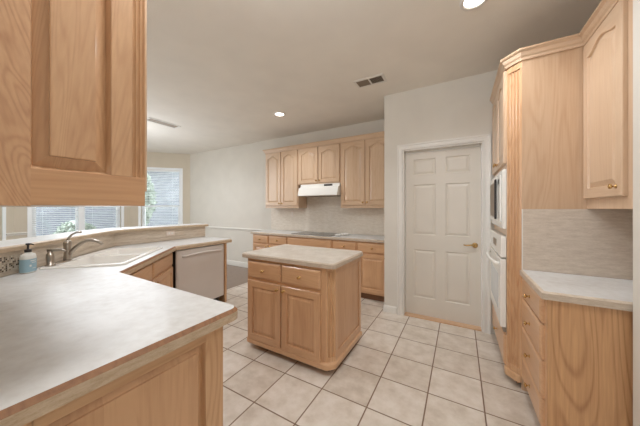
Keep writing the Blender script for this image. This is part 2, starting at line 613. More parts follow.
def fluted(M, p0, p1, depth, z0, z1, n=4, margin=0.012, fd=0.005, mi=0, foot=0.1, head=0.06):
    """upright board from p0 to p1 in plan (front to the right of travel), fluted between z0+foot and z1-head"""
    p0, p1 = Vector(p0), Vector(p1)
    d = (p1 - p0)
    ln = d.length
    d.normalize()
    nr = Vector((d.y, -d.x))
    def P(s, o):
        q = p0 + d * s + nr * o
        return (q.x, q.y)
    wv = (ln - 2 * margin) / n
    fr = [P(0, 0), P(margin, 0)]
    for k in range(n):
        for j in range(1, 8):
            t = j / 7
            fr.append(P(margin + wv * (k + t), -fd * (sin(pi * t) ** 0.8 if t < 1 else 0)))
    fr.append(P(ln, 0))
    back = [P(ln, -depth), P(0, -depth)]
    M.prism(fr + back, z0 + foot, z1 - head, mi)
    blk = [P(0, 0), P(ln, 0), P(ln, -depth), P(0, -depth)]
    M.prism(blk, z0, z0 + foot, mi)
    M.prism(blk, z1 - head, z1, mi)

CROWN = [(0, -0.075), (0.010, -0.075), (0.013, -0.058), (0.022, -0.046), (0.030, -0.024), (0.040, -0.016), (0.044, -0.012), (0.044, 0.0), (0, 0)]
def crown_prof(z):
    return [(o, z + h) for o, h in CROWN]

# ------------------------------------------------------------------ SETTING
ZC = 2.87
YB = 4.10          # back wall face
YP = 3.26          # pantry wall face
XR = 1.05
struct(MB().box(-3.42, 1.6, -4.2, YB + 0.1, -0.08, 0).build('floor', TILE))
struct(MB().box(-9.0, -3.42, -4.2, YB + 0.1, -0.08, 0).build('floor_nook', HARDW))
struct(MB().prism([(-9.0, -4.2), (1.6, -4.2), (1.6, YB + 0.12), (-9.0, YB + 0.12)], ZC, ZC + 0.1).build('ceiling', CEIL))

def wall(name, p0, p1, th, z0, z1, mat, openings=()):
    """wall whose room face runs p0->p1 and whose body lies to the right of travel"""
    p0, p1 = Vector(p0), Vector(p1)
    d = p1 - p0
    ln = d.length
    e = MB()
    xs = 0
    for (a, b, c, t) in sorted(openings):
        if a > xs:
            e.box(xs, a, -th, 0, z0, z1)
        if c > z0:
            e.box(a, b, -th, 0, z0, c)
        if t < z1:
            e.box(a, b, -th, 0, t, z1)
        xs = b
    if xs < ln:
        e.box(xs, ln, -th, 0, z0, z1)
    o = e.build(name, mat)
    o.location = (p0.x, p0.y, 0)
    o.rotation_euler = (0, 0, math.atan2(d.y, d.x))
    return struct(o)

C1, C2, C3, C4 = (-6.48, YB), (-7.48, YB - 1.0), (-7.48, 1.18), (-6.48, 0.18)
wall('wall_back', (-0.755, YB), C1, 0.12, 0, ZC, WALL)      # travel -X, body to the right = +Y
WZ0, WZ1 = 0.50, 2.41
S2 = 2 ** 0.5
op_a = (0.17 * S2, 0.83 * S2, WZ0, WZ1)
wall('wall_bay_angled', C1, C2, 0.14, 0, ZC, BAY, [op_a])
ln_b = C2[1] - C3[1]
op_b = (ln_b - 1.70, ln_b - 0.20, WZ0, WZ1)
op_b = (0.20, ln_b - 0.22, WZ0, WZ1)
wall('wall_bay_centre', C2, C3, 0.14, 0, ZC, BAY, [op_b])
op_c = (0.17 * S2, 0.83 * S2, WZ0, WZ1)
wall('wall_bay_near', C3, C4, 0.14, 0, ZC, BAY, [op_c])
wall('wall_left', C4, (-6.48, 0.07), 0.12, 0, ZC, WALL)
struct(MB().box(-6.6, -0.90, -0.05, 0.07, 0, ZC).build('wall_front', WALL))
struct(MB().box(-6.6, -6.48, -4.2, -0.05, 0, ZC).build('wall_left_rear', WALL))
struct(MB().box(-6.6, 0.718, -4.32, -4.2, 0, ZC).build('wall_rear', WALL))
# pantry walls
DX0, DX1, DZ = -0.637, 0.225, 2.118
struct(MB().box(-0.875, DX0, YP, YP + 0.12, 0, ZC).box(DX1, XR, YP, YP + 0.12, 0, ZC).box(DX0, DX1, YP, YP + 0.12, DZ, ZC).build('wall_pantry', WALL))
struct(MB().box(-0.875, -0.755, YP + 0.12, YB, 0, ZC).build('wall_pantry_side', WALL))
struct(MB().box(XR, XR + 0.12, 1.76, YP + 0.12, 0, ZC).build('wall_right', WALL))
struct(MB().box(0.718, XR + 0.12, -4.2, 1.76, 0, ZC).build('wall_right_near', WALL))

# baseboards, chair rail
BASEP = [(0, 0), (0.014, 0), (0.014, 0.05), (0.011, 0.054), (0.013, 0.06), (0.010, 0.066), (0.012, 0.072), (0.007, 0.084), (0.003, 0.09), (0, 0.09)]
struct(MB().sweep([(-0.716, YP), (-0.875, YP), (-0.875, 3.515)], [(o, z) for o, z in BASEP], side=-1).build('baseboard_pantry', TRIM))
struct(MB().sweep([(-3.57, YB), C1, C2, C3, C4], [(o * 1.2, z * 1.25) for o, z in BASEP], side=-1).build('baseboard_back', TRIM))
RAIL = [(0, 0.845), (0.010, 0.848), (0.016, 0.87), (0.026, 0.884), (0.026, 0.892), (0.012, 0.905), (0, 0.908)]
struct(MB().sweep([(-3.57, YB), C1], RAIL, side=-1).build('trim_1', TRIM))
k45 = Vector((-1, -1)) / S2
struct(MB().sweep([(C1[0], C1[1]), tuple(Vector(C1) + k45 * (op_a[0] - 0.06))], RAIL, side=-1).build('trim_2', TRIM))
struct(MB().sweep([tuple(Vector(C1) + k45 * (op_a[1] + 0.06)), C2, (C2[0], C2[1] - op_b[0] + 0.06)], RAIL, side=-1).build('trim_3', TRIM))
kn = Vector((1, -1)) / S2
struct(MB().sweep([(C2[0], C2[1] - op_b[1] - 0.06), C3, tuple(Vector(C3) + kn * (op_c[0] - 0.06))], RAIL, side=-1).build('trim_4', TRIM))

# windows and blinds
def window(idx, p0, p1, op, twin, blind_label):
    p0, p1 = Vector(p0), Vector(p1)
    d = p1 - p0
    rz = math.atan2(d.y, d.x)
    a, b, z0, z1 = op
    root = bpy.data.objects.new('window_%d' % idx, None)
    root.location = (p0.x, p0.y, 0)
    root.rotation_euler = (0, 0, rz)
    col.objects.link(root)
    struct(root)
    f = MB()
    t = 0.045
    y0, y1 = -0.115, -0.05
    f.box(a, a + t, y0, y1, z0, z1).box(b - t, b, y0, y1, z0, z1).box(a + t, b - t, y0, y1, z1 - t, z1).box(a + t, b - t, y0, y1, z0, z0 + t)
    cs = 0.058   # casing on the room face
    f.box(a - cs, a, 0, 0.016, z0 - 0.02, z1 + cs).box(b, b + cs, 0, 0.016, z0 - 0.02, z1 + cs).box(a, b, 0, 0.016, z1, z1 + cs)
    bays = [(a + t, b - t)]
    if twin:
        mid = (a + b) / 2
        f.box(mid - 0.05, mid + 0.05, y0, -0.005, z0 + t, z1 - t)
        bays = [(a + t, mid - 0.05), (mid + 0.05, b - t)]
    f.build('frame', VINYL, root, 0.002)
    MB().box(a - 0.09, b + 0.09, -0.05, 0.05, z0 - 0.045, z0 - 0.02).build('sill', VINYL, root, 0.004)
    for (u, v) in bays:
        zm = 1.425
        s = MB()
        s.box(u, v, -0.10, -0.065, zm - 0.025, zm + 0.025)
        s.box(u, u + 0.03, -0.10, -0.065, z0 + t, zm - 0.025).box(v - 0.03, v, -0.10, -0.065, z0 + t, zm - 0.025)
        s.box(u + 0.03, v - 0.03, -0.10, -0.065, z0 + t, z0 + t + 0.05)
        so = s.build('sash', VINYL, root)
        MB().box(u, v, -0.088, -0.084, z0 + t, z1 - t).build('pane', PANE, so)
    if blind_label is None:
        return
    # blind
    names = blind_label if twin else [blind_label]
    bb = [(a + 0.01, (a + b) / 2 - 0.052), ((a + b) / 2 + 0.052, b - 0.01)] if twin else [(a + 0.01, b - 0.01)]
    for (u, v), lab in zip(bb, names):
        bl = thing('window_blind', lab, 'blind', (p0.x, p0.y, 0), rz, 'white slatted blinds in the bay windows')
        MB().box(u, v, -0.047, -0.003, z1 - 0.05, z1 - 0.004).build('headrail', VINYL, bl)
        sl = MB()
        z = z0 + 0.05
        ang = R(12)
        while z < z1 - 0.06:
            hx, hz = 0.021 * cos(ang), 0.021 * sin(ang)
            sl.add([(u, -0.025 - hx, z - hz), (v, -0.025 - hx, z - hz), (v, -0.025 + hx, z + hz), (u, -0.025 + hx, z + hz),
                    (u, -0.025 - hx, z - hz + 0.003), (v, -0.025 - hx, z - hz + 0.003), (v, -0.025 + hx, z + hz + 0.003), (u, -0.025 + hx, z + hz + 0.003)],
                   [(0, 1, 2, 3), (7, 6, 5, 4), (0, 4, 5, 1), (1, 5, 6, 2), (2, 6, 7, 3), (3, 7, 4, 0)])
            z += 0.043
        sl.build('slats', VINYL, bl)
        co = MB()
        for q in (0.2, 0.8):
            xx = u + (v - u) * q
            co.tube([(xx, -0.001, z0 + 0.03), (xx, -0.001, z1 - 0.05)], 0.0015, 6)
        co.build('cord', VINYL, bl)
        MB().box(u, v, -0.045, -0.005, z0 + 0.008, z0 + 0.03).build('bottom_rail', VINYL, bl)

window(1, C1, C2, op_a, False, 'tall white slatted blind in the angled bay window beside the back wall')
window(2, C2, C3, op_b, True, ['white slatted blind in the right half of the wide double bay window', 'white slatted blind in the left half of the wide double bay window'])
window(3, C3, C4, op_c, False, None)

# pantry door
trim = MB()
cw = 0.068
CAS = [(0.0, 0.0), (0.012, 0.0), (0.016, 0.012), (0.012, 0.02), (0.014, 0.045), (0.022, 0.055), (0.022, cw), (0.0, cw)]
def casing(M, pts):
    # mitred casing around the opening: pts (x,z) inner corners; profile in (out along the face, protrusion)
    n = len(pts)
    lps = []
    for i in range(n):
        p = Vector(pts[i])
        ns = []
        for a, b in ((i - 1, i), (i, i + 1)):
            if a >= 0 and b < n:
                d = (Vector(pts[b]) - Vector(pts[a])).normalized()
                ns.append(Vector((-d.y, d.x)))
        nn = ns[0] if len(ns) == 1 else (ns[0] + ns[1]) / (1 + ns[0].dot(ns[1]))
        lps.append([(p.x + nn.x * o, YP - pr, p.y + nn.y * o) for pr, o in CAS])
    M.loops(lps, 0, True, True)
casing(trim, [(DX0, 0), (DX0, DZ), (DX1, DZ), (DX1, 0)])
struct(trim.build('trim_5', TRIM))
struct(MB().box(DX0 + 0.001, DX0 + 0.014, YP, YP + 0.12, 0, DZ - 0.014).box(DX1 - 0.014, DX1 - 0.001, YP, YP + 0.12, 0, DZ - 0.014).box(DX0 + 0.001, DX1 - 0.001, YP, YP + 0.12, DZ - 0.014, DZ - 0.001).box(DX0 + 0.014, DX1 - 0.014, YP + 0.09, YP + 0.12, 2.083, DZ - 0.014).build('trim_6', TRIM))
dr = bpy.data.objects.new('door_1', None)
dr.location = (0, YP + 0.088, 0)
col.objects.link(dr)
struct(dr)
sx0, sx1, sz0, sz1 = DX0 + 0.016, DX1 - 0.016, 0.018, 2.080
sl = MB()
sl.box(sx0, sx1, 0.012, 0.036, sz0, sz1)
pcols = [(-0.522, -0.262), (-0.153, 0.103)]
prows = [(0.235, 0.845), (1.035, 1.675), (1.80, 2.0)]
xs = [sx0, pcols[0][0], pcols[0][1], pcols[1][0], pcols[1][1], sx1]
zs = [sz0] + [q for r_ in prows for q in r_] + [sz1]
for i in (0, 2, 4):
    sl.box(xs[i], xs[i + 1], 0, 0.012, sz0, sz1)
for i in (0, 2, 4, 6):
    for (a, b) in pcols:
        sl.box(a, b, 0, 0.012, zs[i], zs[i + 1])
for (a, b) in pcols:
    for (c, d) in prows:
        def rc(k, y):
            return [(a + k, y, c + k), (b - k, y, c + k), (b - k, y, d - k), (a + k, y, d - k)]
        sl.loops([rc(0, 0.0), rc(0.010, 0.010), rc(0.016, 0.010), rc(0.040, 0.003)], 0)
sl.build('slab', DOORP, dr)
hd = MB().lathe([(0.030, 0), (0.030, 0.006), (0.024, 0.010), (0.011, 0.014), (0.011, 0.045)], (0.150, 0, 0.945), (0, -1, 0), 20)
hd.tube([(0.150, -0.045, 0.945), (0.11, -0.048, 0.949), (0.07, -0.047, 0.943), (0.035, -0.045, 0.947)], [0.010, 0.009, 0.008, 0.007])
hd.build('door_handle', BRASS, dr)
struct(MB().box(DX0 + 0.015, DX1 - 0.015, YP + 0.0, YP + 0.11, 0, 0.012).build('trim_7', OX, None, 0.003))

# bar knee wall
BW = [(-2.37, 0.07), (-3.63, 1.33), (-3.63, 2.55)]
BWB = [(-2.54, 0.07), (-3.75, 1.28), (-3.75, 2.55)]
struct(MB().prism(BW + BWB[::-1], 0, 1.078).build('wall_bar', TRIM))

# ------------------------------------------------------------------ COUNTERTOPS
def counter(name, label, poly, z1, t, mats, holes=(), strip=None, ins=0.012, drop=0.009, cat='countertop', parent=None):
    """poly CCW; strip: list of edge indices (i -> i+1) that carry the wood inlay"""
    M = MB()
    ip = offset(poly, ins)
    n = len(poly)
    top = [Vector((x, y, z1)) for x, y in ip]
    hl = [[Vector((x, y, z1)) for x, y in h] for h in holes]
    pts = top + [p for h in hl for p in h]
    tris = tessellate_polygon([top] + hl)
    M.add(pts, [tuple(t_) for t_ in tris], 0)
    for h in holes:
        M.loops([[(x, y, z1) for x, y in h], [(x, y, z1 - t) for x, y in h]], 1, False, False)
    ze = z1 - drop
    lo = [(x, y, ze) for x, y in poly]
    li = [(x, y, z1) for x, y in ip]
    sm = MB()
    for i in range(n):
        j = (i + 1) % n
        tgt, k = (M, 1)
        if strip is not None and i in strip:
            tgt, k = (sm, 0)
        tgt.add([li[i], li[j], lo[j], lo[i]], [(3, 2, 1, 0)], k)
        M.add([lo[i], lo[j], (poly[j][0], poly[j][1], z1 - t), (poly[i][0], poly[i][1], z1 - t)], [(3, 2, 1, 0)], 1)
    bot = [Vector((x, y, z1 - t)) for x, y in poly]
    hb = [[Vector((x, y, z1 - t)) for x, y in h] for h in holes]
    tb = tessellate_polygon([bot] + hb)
    M.add(bot + [p for h in hb for p in h], [tuple(reversed(t_)) for t_ in tb], 1)
    o = M.build(name, mats, parent)
    if strip is not None:
        # thin solid inlay, a part of the worktop
        for v in list(sm.v):
            pass
        so = sm.build('edge_strip', STRIP, o)
        s_ = so.modifiers.new('solid', 'SOLIDIFY')
        s_.thickness = 0.0015
        s_.offset = 1
    if label:
        tag(o, label, cat)
    return o

# sink cut-out and peninsula top
SK = [(-2.34, 0.925), (-2.985, 1.57), (-3.38, 1.175), (-2.735, 0.53)]          # CCW? fixed below
def area2(p):
    return sum(p[i][0] * p[(i + 1) % len(p)][1] - p[(i + 1) % len(p)][0] * p[i][1] for i in range(len(p)))
if area2(SK) < 0:
    SK = SK[::-1]
hole = fillet(offset(SK, 0.02), {0: .04, 1: .04, 2: .04, 3: .04})
PEN = [(-0.885, 0.075), (-0.885, 0.815), (-2.12, 0.825), (-2.97, 1.70), (-2.97, 2.55), (-3.62, 2.55), (-3.62, 1.336), (-2.364, 0.076)]
pen = fillet(PEN, {1: 0.05, 4: 0.03}, 5)
pen_strip = list(range(0, 8))
counter('peninsula_countertop', 'long white laminate worktop with oak edge line turning round the sink', pen, 0.914, 0.05, [LAM, BAND], [hole], pen_strip, ins=0.015, drop=0.014)

# ------------------------------------------------------------------ PENINSULA CABINETS
pc = thing('peninsula_cabinet', 'oak base cabinet with a raised panel end under the nearest white worktop', 'cabinet', (-0.905, 0.085, 0), R(90))
# local x -> +Y, local -y -> +X ; body runs to local +y
BWD = 0.64
MB().box(0.0, BWD, 0.022, 1.20, 0.10, 0.862).build('body', BZ, pc)
MB().box(0.06, BWD - 0.06, 0.04, 1.18, 0.0, 0.10).build('toe_kick', DARKW, pc)
M = MB()
x1 = BWD
M.box(x1 - 0.085, x1, 0.0, 0.022, 0.06, 0.862, 0)
M.box(0, 0.085, 0.0, 0.022, 0.06, 0.862, 0)
M.box(0.085, x1 - 0.085, 0.0, 0.022, 0.822, 0.862, 1).box(0.085, x1 - 0.085, 0.0, 0.022, 0.06, 0.16, 1)
M.build('end_frame', [OZ, OX], pc, 0.002)
M = MB()
def rcl(k, y, a=0.085, b=x1 - 0.085, c=0.16, d=0.822):
    return [(a + k, y, c + k), (b - k, y, c + k), (b - k, y, d - k), (a + k, y, d - k)]
M.loops([rcl(0, 0.022), rcl(0.0, 0.006), rcl(0.004, 0.018), rcl(0.009, 0.018), rcl(0.030, 0.009), rcl(0.0305, 0.003), rcl(0.034, 0.002)], 0)
M.build('end_panel', BP, pc)
# doors on the far (aisle) side
for k in range(3):
    M = MB()
    panel_loops(M, 0, 0.365, 0.13, 0.68, -0.021, -0.001, mi=(0, 1, 2))
    o = M.build('door', [BZ, BX, BP], pc)
    o.location = (BWD, 0.03 + k * 0.39, 0)
    o.rotation_euler = (0, 0, R(90))

sc_ = thing('sink_cabinet', 'diagonal oak sink base with false drawer fronts beneath the white double sink', 'cabinet', (-2.145, 0.808, 0), R(135))
DW = 1.24
MB().box(0.0, DW, 0.0, 0.50, 0.10, 0.66).box(0, DW, 0, 0.02, 0.66, 0.862).build('body', BZ, sc_)
MB().box(0.02, DW - 0.02, 0.06, 0.45, 0.0, 0.10).build('toe_kick', DARKW, sc_)
for a, b in ((0.03, 0.59), (0.615, 1.205)):
    drawer(sc_, a, b, 0.70, 0.845, False, name='false_front')
    door(sc_, a, b, 0.13, 0.675, 0, (b - 0.03 if a < 0.3 else a + 0.03, 0.64))

# dishwasher (faces +X)
dw = thing('dishwasher', 'pale dishwasher with an arched bar handle under the worktop past the sink', 'dishwasher', (-2.985, 1.722, 0), R(90))
MB().box(0.0, 0.675, 0.03, 0.58, 0.09, 0.855).build('tub', DARK, dw)
M = MB()
pts = [(-0.004, 0.028), (-0.004, 0.004), (0.02, -0.004)] + [(0.02 + 0.645 * i / 10, -0.004 - 0.012 * sin(pi * i / 10)) for i in range(1, 10)] + [(0.665, -0.004), (0.681, 0.004), (0.681, 0.028)]
M.prism(pts, 0.115, 0.852)
M.build('door', BISQUE, dw)
M = MB()
hp = [(0.055 + 0.57 * i / 14, -0.012 - 0.045 * sin(pi * i / 14) ** 0.5, 0.775 + 0.022 * sin(pi * i / 14)) for i in range(15)]
M.tube(hp, 0.012, 10)
M.build('handle', BISQUE, dw)
MB().box(0.02, 0.635, 0.05, 0.08, 0.0, 0.09).build('kick_plate', DARK, dw)
ep = MB().box(0, 0.035, 0, 0.61, 0, 0.862).build('end_panel', OZ, None, 0.006)
ep.location = (-2.985, 2.42, 0)
ep.rotation_euler = (0, 0, R(90))
tag(ep, 'narrow upright oak end panel closing the dishwasher run', 'cabinet panel')

# sink
sk = thing('sink', 'white double bowl drop-in sink set diagonally into the worktop', 'sink', (0, 0, 0))
M = MB()
out = fillet(SK, {0: .045, 1: .045, 2: .045, 3: .045}, 5)
zr = 0.928
def q2(u, v):
    a, b, d = Vector(SK[0]), Vector(SK[1]), Vector(SK[3])
    p = a + (b - a) * u + (d - a) * v
    return (p.x, p.y)

bowl_a = fillet([q2(0.035, 0.05), q2(0.485, 0.05), q2(0.485, 0.83), q2(0.035, 0.83)], {i: .05 for i in range(4)}, 5)
bowl_b = fillet([q2(0.52, 0.05), q2(0.965, 0.05), q2(0.965, 0.83), q2(0.52, 0.83)], {i: .05 for i in range(4)}, 5)
inr = offset(out, 0.012)
M.loops([[(x, y, 0.9145) for x, y in out], [(x, y, 0.922) for x, y in out], [(x, y, zr) for x, y in inr]], 0, False, False, smooth=True)
rl = [[Vector((x, y, zr)) for x, y in p] for p in (inr, bowl_a, bowl_b)]
M.add([p for l in rl for p in l], [tuple(t) for t in tessellate_polygon(rl)], 0)
M.build('rim', SINKM, sk)
for bw in (bowl_a, bowl_b):
    if area2(bw) < 0:
        bw = bw[::-1]
    M = MB()
    i1, i2, i3 = offset(bw, 0.006), offset(bw, 0.016), offset(bw, 0.035)
    M.loops([[(x, y, zr) for x, y in bw], [(x, y, zr - 0.01) for x, y in i1], [(x, y, zr - 0.16) for x, y in i2], [(x, y, zr - 0.18) for x, y in i3]], 0, False, True, smooth=True)
    bo = M.build('bowl', SINKM, sk)
    cx = sum(p[0] for p in bw) / len(bw); cy = sum(p[1] for p in bw) / len(bw)
    MB().lathe([(0.042, 0), (0.042, 0.003), (0.030, 0.003), (0.026, 0.001)], (cx, cy, zr - 0.18), (0, 0, 1), 18).build('drain', NICKEL, bo)

# faucet: local x along the wall (towards -X+Y), local y away from the wall towards the bowls
fb = q2(0.27, 0.915)
fc = thing('faucet', 'brushed nickel faucet with a lever and an arched spout behind the sink', 'faucet', (fb[0], fb[1], zr), R(-45))
# R(-45): local x -> (+.707,-.707) ; local y -> (.707,.707)
M = MB()
ov = [(0.125 * cos(2 * pi * i / 28), 0.028 * sin(2 * pi * i / 28)) for i in range(28)]
M.loops([[(x, y, 0) for x, y in ov], [(x, y, 0.006) for x, y in ov], [(x * 0.93, y * 0.8, 0.010) for x, y in ov]], 0, True, True)
M.build('base_plate', NICKEL, fc)
MB().lathe([(0.028, 0.010), (0.026, 0.03), (0.022, 0.09), (0.025, 0.13), (0.027, 0.15), (0.022, 0.168), (0.010, 0.176)], (0, 0, 0), (0, 0, 1), 20).build('body', NICKEL, fc)
sp = []
for i in range(15):
    t = i / 14
    sp.append((0, 0.012 + 0.235 * t, 0.055 + 0.115 * sin(pi * min(1, t * 0.78)) ** 0.9 + 0.0 * t))
MB().tube(sp, [0.017 - 0.005 * i / 14 for i in range(15)], 12).build('spout', NICKEL, fc)
lv = [(0, 0.0, 0.165), (-0.003, 0.008, 0.195), (-0.006, 0.028, 0.222), (-0.008, 0.058, 0.238), (-0.008, 0.09, 0.240)]
MB().tube(lv, [0.012, 0.009, 0.008, 0.009, 0.010], 10).build('lever', NICKEL, fc)

db = q2(0.07, 0.915)
dp = thing('soap_dispenser', 'small nickel soap pump standing between the faucet and the blue bottle', 'soap dispenser', (db[0], db[1], zr), R(-45))
MB().lathe([(0.03, 0), (0.03, 0.008), (0.021, 0.014), (0.024, 0.06), (0.022, 0.09), (0.015, 0.098), (0.015, 0.112)], (0, 0, 0), (0, 0, 1), 18).build('body', NICKEL, dp)
MB().tube([(0, -0.014, 0.116), (0, 0.02, 0.121), (0, 0.07, 0.121), (0, 0.095, 0.112)], [0.013, 0.012, 0.010, 0.008], 10).build('nozzle', NICKEL, dp)

st = thing('soap_bottle', 'squat hand soap bottle with a blue label and black pump beside the sink', 'soap bottle', (-2.665, 0.482, 0.9145), R(-50))
def rrect(hx, hy, r, z):
    return [(x, y, z) for x, y in fillet([(-hx, -hy), (hx, -hy), (hx, hy), (-hx, hy)], {i: r for i in range(4)}, 4)]
MB().loops([rrect(.040, .024, .018, 0), rrect(.043, .027, .02, .005), rrect(.043, .027, .02, .112), rrect(.037, .024, .018, .130), rrect(.020, .016, .012, .140), rrect(.015, .015, .012, .146)], 0, True, True, smooth=True).build('bottle', SOAPW, st)
lb = MB().loops([rrect(.0436, .0276, .02, .008), rrect(.0436, .0276, .02, .098)], 0, False, False, smooth=True).build('label', SOAPB, st)
lt = MB()
for (a, b, z, h) in ((-0.024, 0.016, 0.082, 0.006), (-0.024, 0.006, 0.070, 0.004), (0.008, 0.022, 0.045, 0.012), (-0.024, 0.0, 0.030, 0.003)):
    lt.box(-b, -a, -0.0282, -0.0275, z, z + h)
    lt.box(a, b, 0.0275, 0.0282, z, z + h)
lt.build('label_print', SOAPW, lb)
MB().lathe([(0.018, 0.146), (0.018, 0.164), (0.006, 0.166), (0.006, 0.196), (0.012, 0.197), (0.012, 0.208), (0.004, 0.210)], (0, 0, 0), (0, 0, 1), 16).tube([(0, 0, 0.203), (0, 0.018, 0.203), (0, 0.034, 0.198)], [0.006, 0.0055, 0.004], 8).build('pump', BLACK, st)

# bar: splash, mosaic, outlet, top
bs = MB()
BWo = [(-2.366, 0.075), (-3.622, 1.331), (-3.622, 2.546)]
bs.sweep(BWo[::-1], [(0, 0.915), (-0.0075, 0.915), (-0.0075, 1.076), (0, 1.076)], side=1)
tag(bs.build('bar_splash', BARL), 'streaky taupe laminate splash rising behind the sink to the bar', 'backsplash')
mo = MB().box(0, 0.53, -0.004, 0, 0, 0.10).build('mosaic_strip', MOSAIC)
# facing the sink (+,+): local -y -> (.707,.707)
mo.location = (-2.40, 0.122, 0.945)
mo.rotation_euler = (0, 0, R(135))
tag(mo, 'small black and cream stone mosaic strip behind the blue soap bottle', 'mosaic tile')
bt = fillet([(-2.318, 0.076), (-3.585, 1.345), (-3.585, 2.60), (-3.94, 2.60), (-3.94, 1.20), (-2.816, 0.076)], {1: .5, 2: .03, 3: .03, 4: .5}, 10)
if area2(bt) < 0:
    bt = bt[::-1]
counter('bar_ledge', 'raised white laminate bar ledge curving behind the sink and faucet', bt, 1.115, 0.037, [LAM, BAND], cat='bar counter')

def plate(name, label, cat, loc, rz, wdt, hgt, kind):
    t = thing(name, label, cat, loc, rz)
    MB().box(-wdt / 2, wdt / 2, -0.006, 0, -hgt / 2, hgt / 2).build('cover_plate', PLATE, t, 0.002)
    if kind == 'outlet':
        for s in (-1, 1):
            m = MB()
            if wdt > hgt:
                m.box(s * 0.02 - 0.012, s * 0.02 + 0.012, -0.008, -0.006, -0.014, 0.014)
            else:
                m.box(-0.014, 0.014, -0.008, -0.006, s * 0.02 - 0.012, s * 0.02 + 0.012)
            m.build('socket', WHITE, t)
    else:
        MB().box(-0.005, 0.005, -0.016, -0.006, -0.010, 0.010).build('toggle', WHITE, t)
    return t
plate('outlet', 'pinkish horizontal outlet plate on the bar splash behind the dishwasher', 'outlet', (-3.613, 1.99, 1.015), R(90), 0.115, 0.07, 'outlet')

# ------------------------------------------------------------------ HANGING CABINET (near left)
hc = thing('hanging_cabinet', 'large oak wall cabinet hanging over the nearest worktop with fluted raised end panel', 'cabinet', (-0.90, 0.075, 0), R(90))
W_ = 0.34
Z0, Z1 = 1.378, 2.56
MB().box(0, W_, 0.024, 1.25, Z0, Z1).build('body', WZ, hc)
M = MB()
M.box(0, 0.09, 0, 0.024, Z0, Z1, 0)                                   # near stile
M.box(0.09, W_ + 0.0, 0, 0.024, Z0, Z0 + 0.092, 1)                      # bottom rail
M.box(0.09, 0.25, 0, 0.024, Z1 - 0.09, Z1, 1)
M.build('frame', [HS, HXW], hc, 0.002)
M = MB()
fluted(M, (0.25, 0.0), (W_, 0.0), 0.024, Z0 + 0.092, Z1, n=3, margin=0.046, fd=0.006, foot=0.004, head=0.06)
M2 = MB()
# plain part then three flutes close to the far edge
pr = [(0.25, 0.0), (0.302, 0.0)]
for k in range(3):
    for j in range(1, 8):
        t = j / 7
        pr.append((0.302 + 0.012 * (k + t), 0.006 * sin(pi * t) ** 0.8 if t < 1 else 0.0))
pr += [(W_, 0.0), (W_, 0.024), (0.25, 0.024)]
M2.prism(pr, Z0 + 0.092, Z1)
M2.build('fluted_stile', HZW, hc)
M = MB()
def rch(k, y, a=0.09, b=0.25, c=Z0 + 0.092, d=Z1 - 0.09):
    return [(a + k, y, c + k), (b - k, y, c + k), (b - k, y, d - k), (a + k, y, d - k)]
M.loops([rch(0, 0.024), rch(0, 0.006), rch(0.004, 0.013), rch(0.007, 0.019), rch(0.034, 0.010), rch(0.0345, 0.002), rch(0.037, 0.001)], 0)
M.build('raised_panel', HZW, hc)
for k in range(3):
    M = MB()
    panel_loops(M, 0, 0.385, Z0 + 0.05, Z1 - 0.09, -0.021, -0.001, arch=0.05, mi=(0, 1, 2))
    o = M.build('door', [WZ, WX, WP], hc)
    o.location = (W_, 0.03 + k * 0.40, 0)
    o.rotation_euler = (0, 0, R(90))

# ------------------------------------------------------------------ BACK RUN
YF = 3.525
XB = [-3.53, -3.12, -2.684, -1.781, -1.359, -0.882]
descr = ['maple base cabinet at the far left end of the back run with one drawer',
         'maple base cabinet second from the left in the back run just before the cooktop',
         'wide maple base cabinet with a plain false front below the cooktop',
         'narrow maple base cabinet just right of the cooktop in the back run',
         'maple base cabinet at the right end of the back run against the pantry wall']
for i in range(5):
    a, b = XB[i], XB[i + 1]
    w_ = b - a - 0.001
    t = thing('base_cabinet', descr[i], 'cabinet', (a, YF, 0), 0, 'base cabinets along the back wall')
    MB().box(0, w_, 0, YB - YF - 0.004, 0.10, 0.872).build('body', BZ, t)
    MB().box(0.0, w_, 0.06, 0.08, 0.0, 0.10).build('toe_kick', DARKW, t)
    g = 0.014
    drawer(t, g, w_ - g, 0.712, 0.852, i != 2, name='false_front' if i == 2 else 'drawer')
    if i == 2:
        door(t, g, w_ / 2 - 0.006, 0.125, 0.690, 0, (w_ / 2 - 0.035, 0.655))
        door(t, w_ / 2 + 0.006, w_ - g, 0.125, 0.690, 0, (w_ / 2 + 0.035, 0.655))
    else:
        door(t, g, w_ - g, 0.125, 0.690, 0, ((w_ - 0.045) if i % 2 == 0 else 0.045, 0.655))
counter('back_countertop', 'long beige laminate worktop along the back wall under the cooktop', [(-3.572, 3.497), (-0.878, 3.497), (-0.878, YB - 0.002), (-3.572, YB - 0.002)], 0.914, 0.04, [LAM, BANDG])
sp_ = MB().box(-3.556, -0.877, YB - 0.010, YB - 0.001, 0.915, 1.376)
sp_.box(-2.636, -1.768, YB - 0.010, YB - 0.001, 1.376, 1.80)
tag(sp_.build('backsplash', BSP), 'tall beige laminate backsplash between the back worktop and the wall cabinets', 'backsplash')
ck = thing('cooktop', 'flat dark glass cooktop set in the back worktop under the hood', 'cooktop', (-2.23, 3.80, 0.9145))
MB().prism(fillet([(-0.40, -0.25), (0.40, -0.25), (0.40, 0.25), (-0.40, 0.25)], {i: .015 for i in range(4)}, 3), 0, 0.007).build('glass_top', GLASSK, ck, 0.001)
for (x, y, r) in ((-0.24, -0.10, 0.10), (-0.24, 0.13, 0.075), (0.12, -0.10, 0.075), (0.12, 0.13, 0.10)):
    m = MB()
    n = 32
    ring = lambda rr: [(x + rr * cos(2 * pi * i / n), y + rr * sin(2 * pi * i / n), 0.0074) for i in range(n)]
    m.loops([ring(r), ring(r - 0.005)], 0, False, False)
    m.build('burner_ring', GREYV, ck)
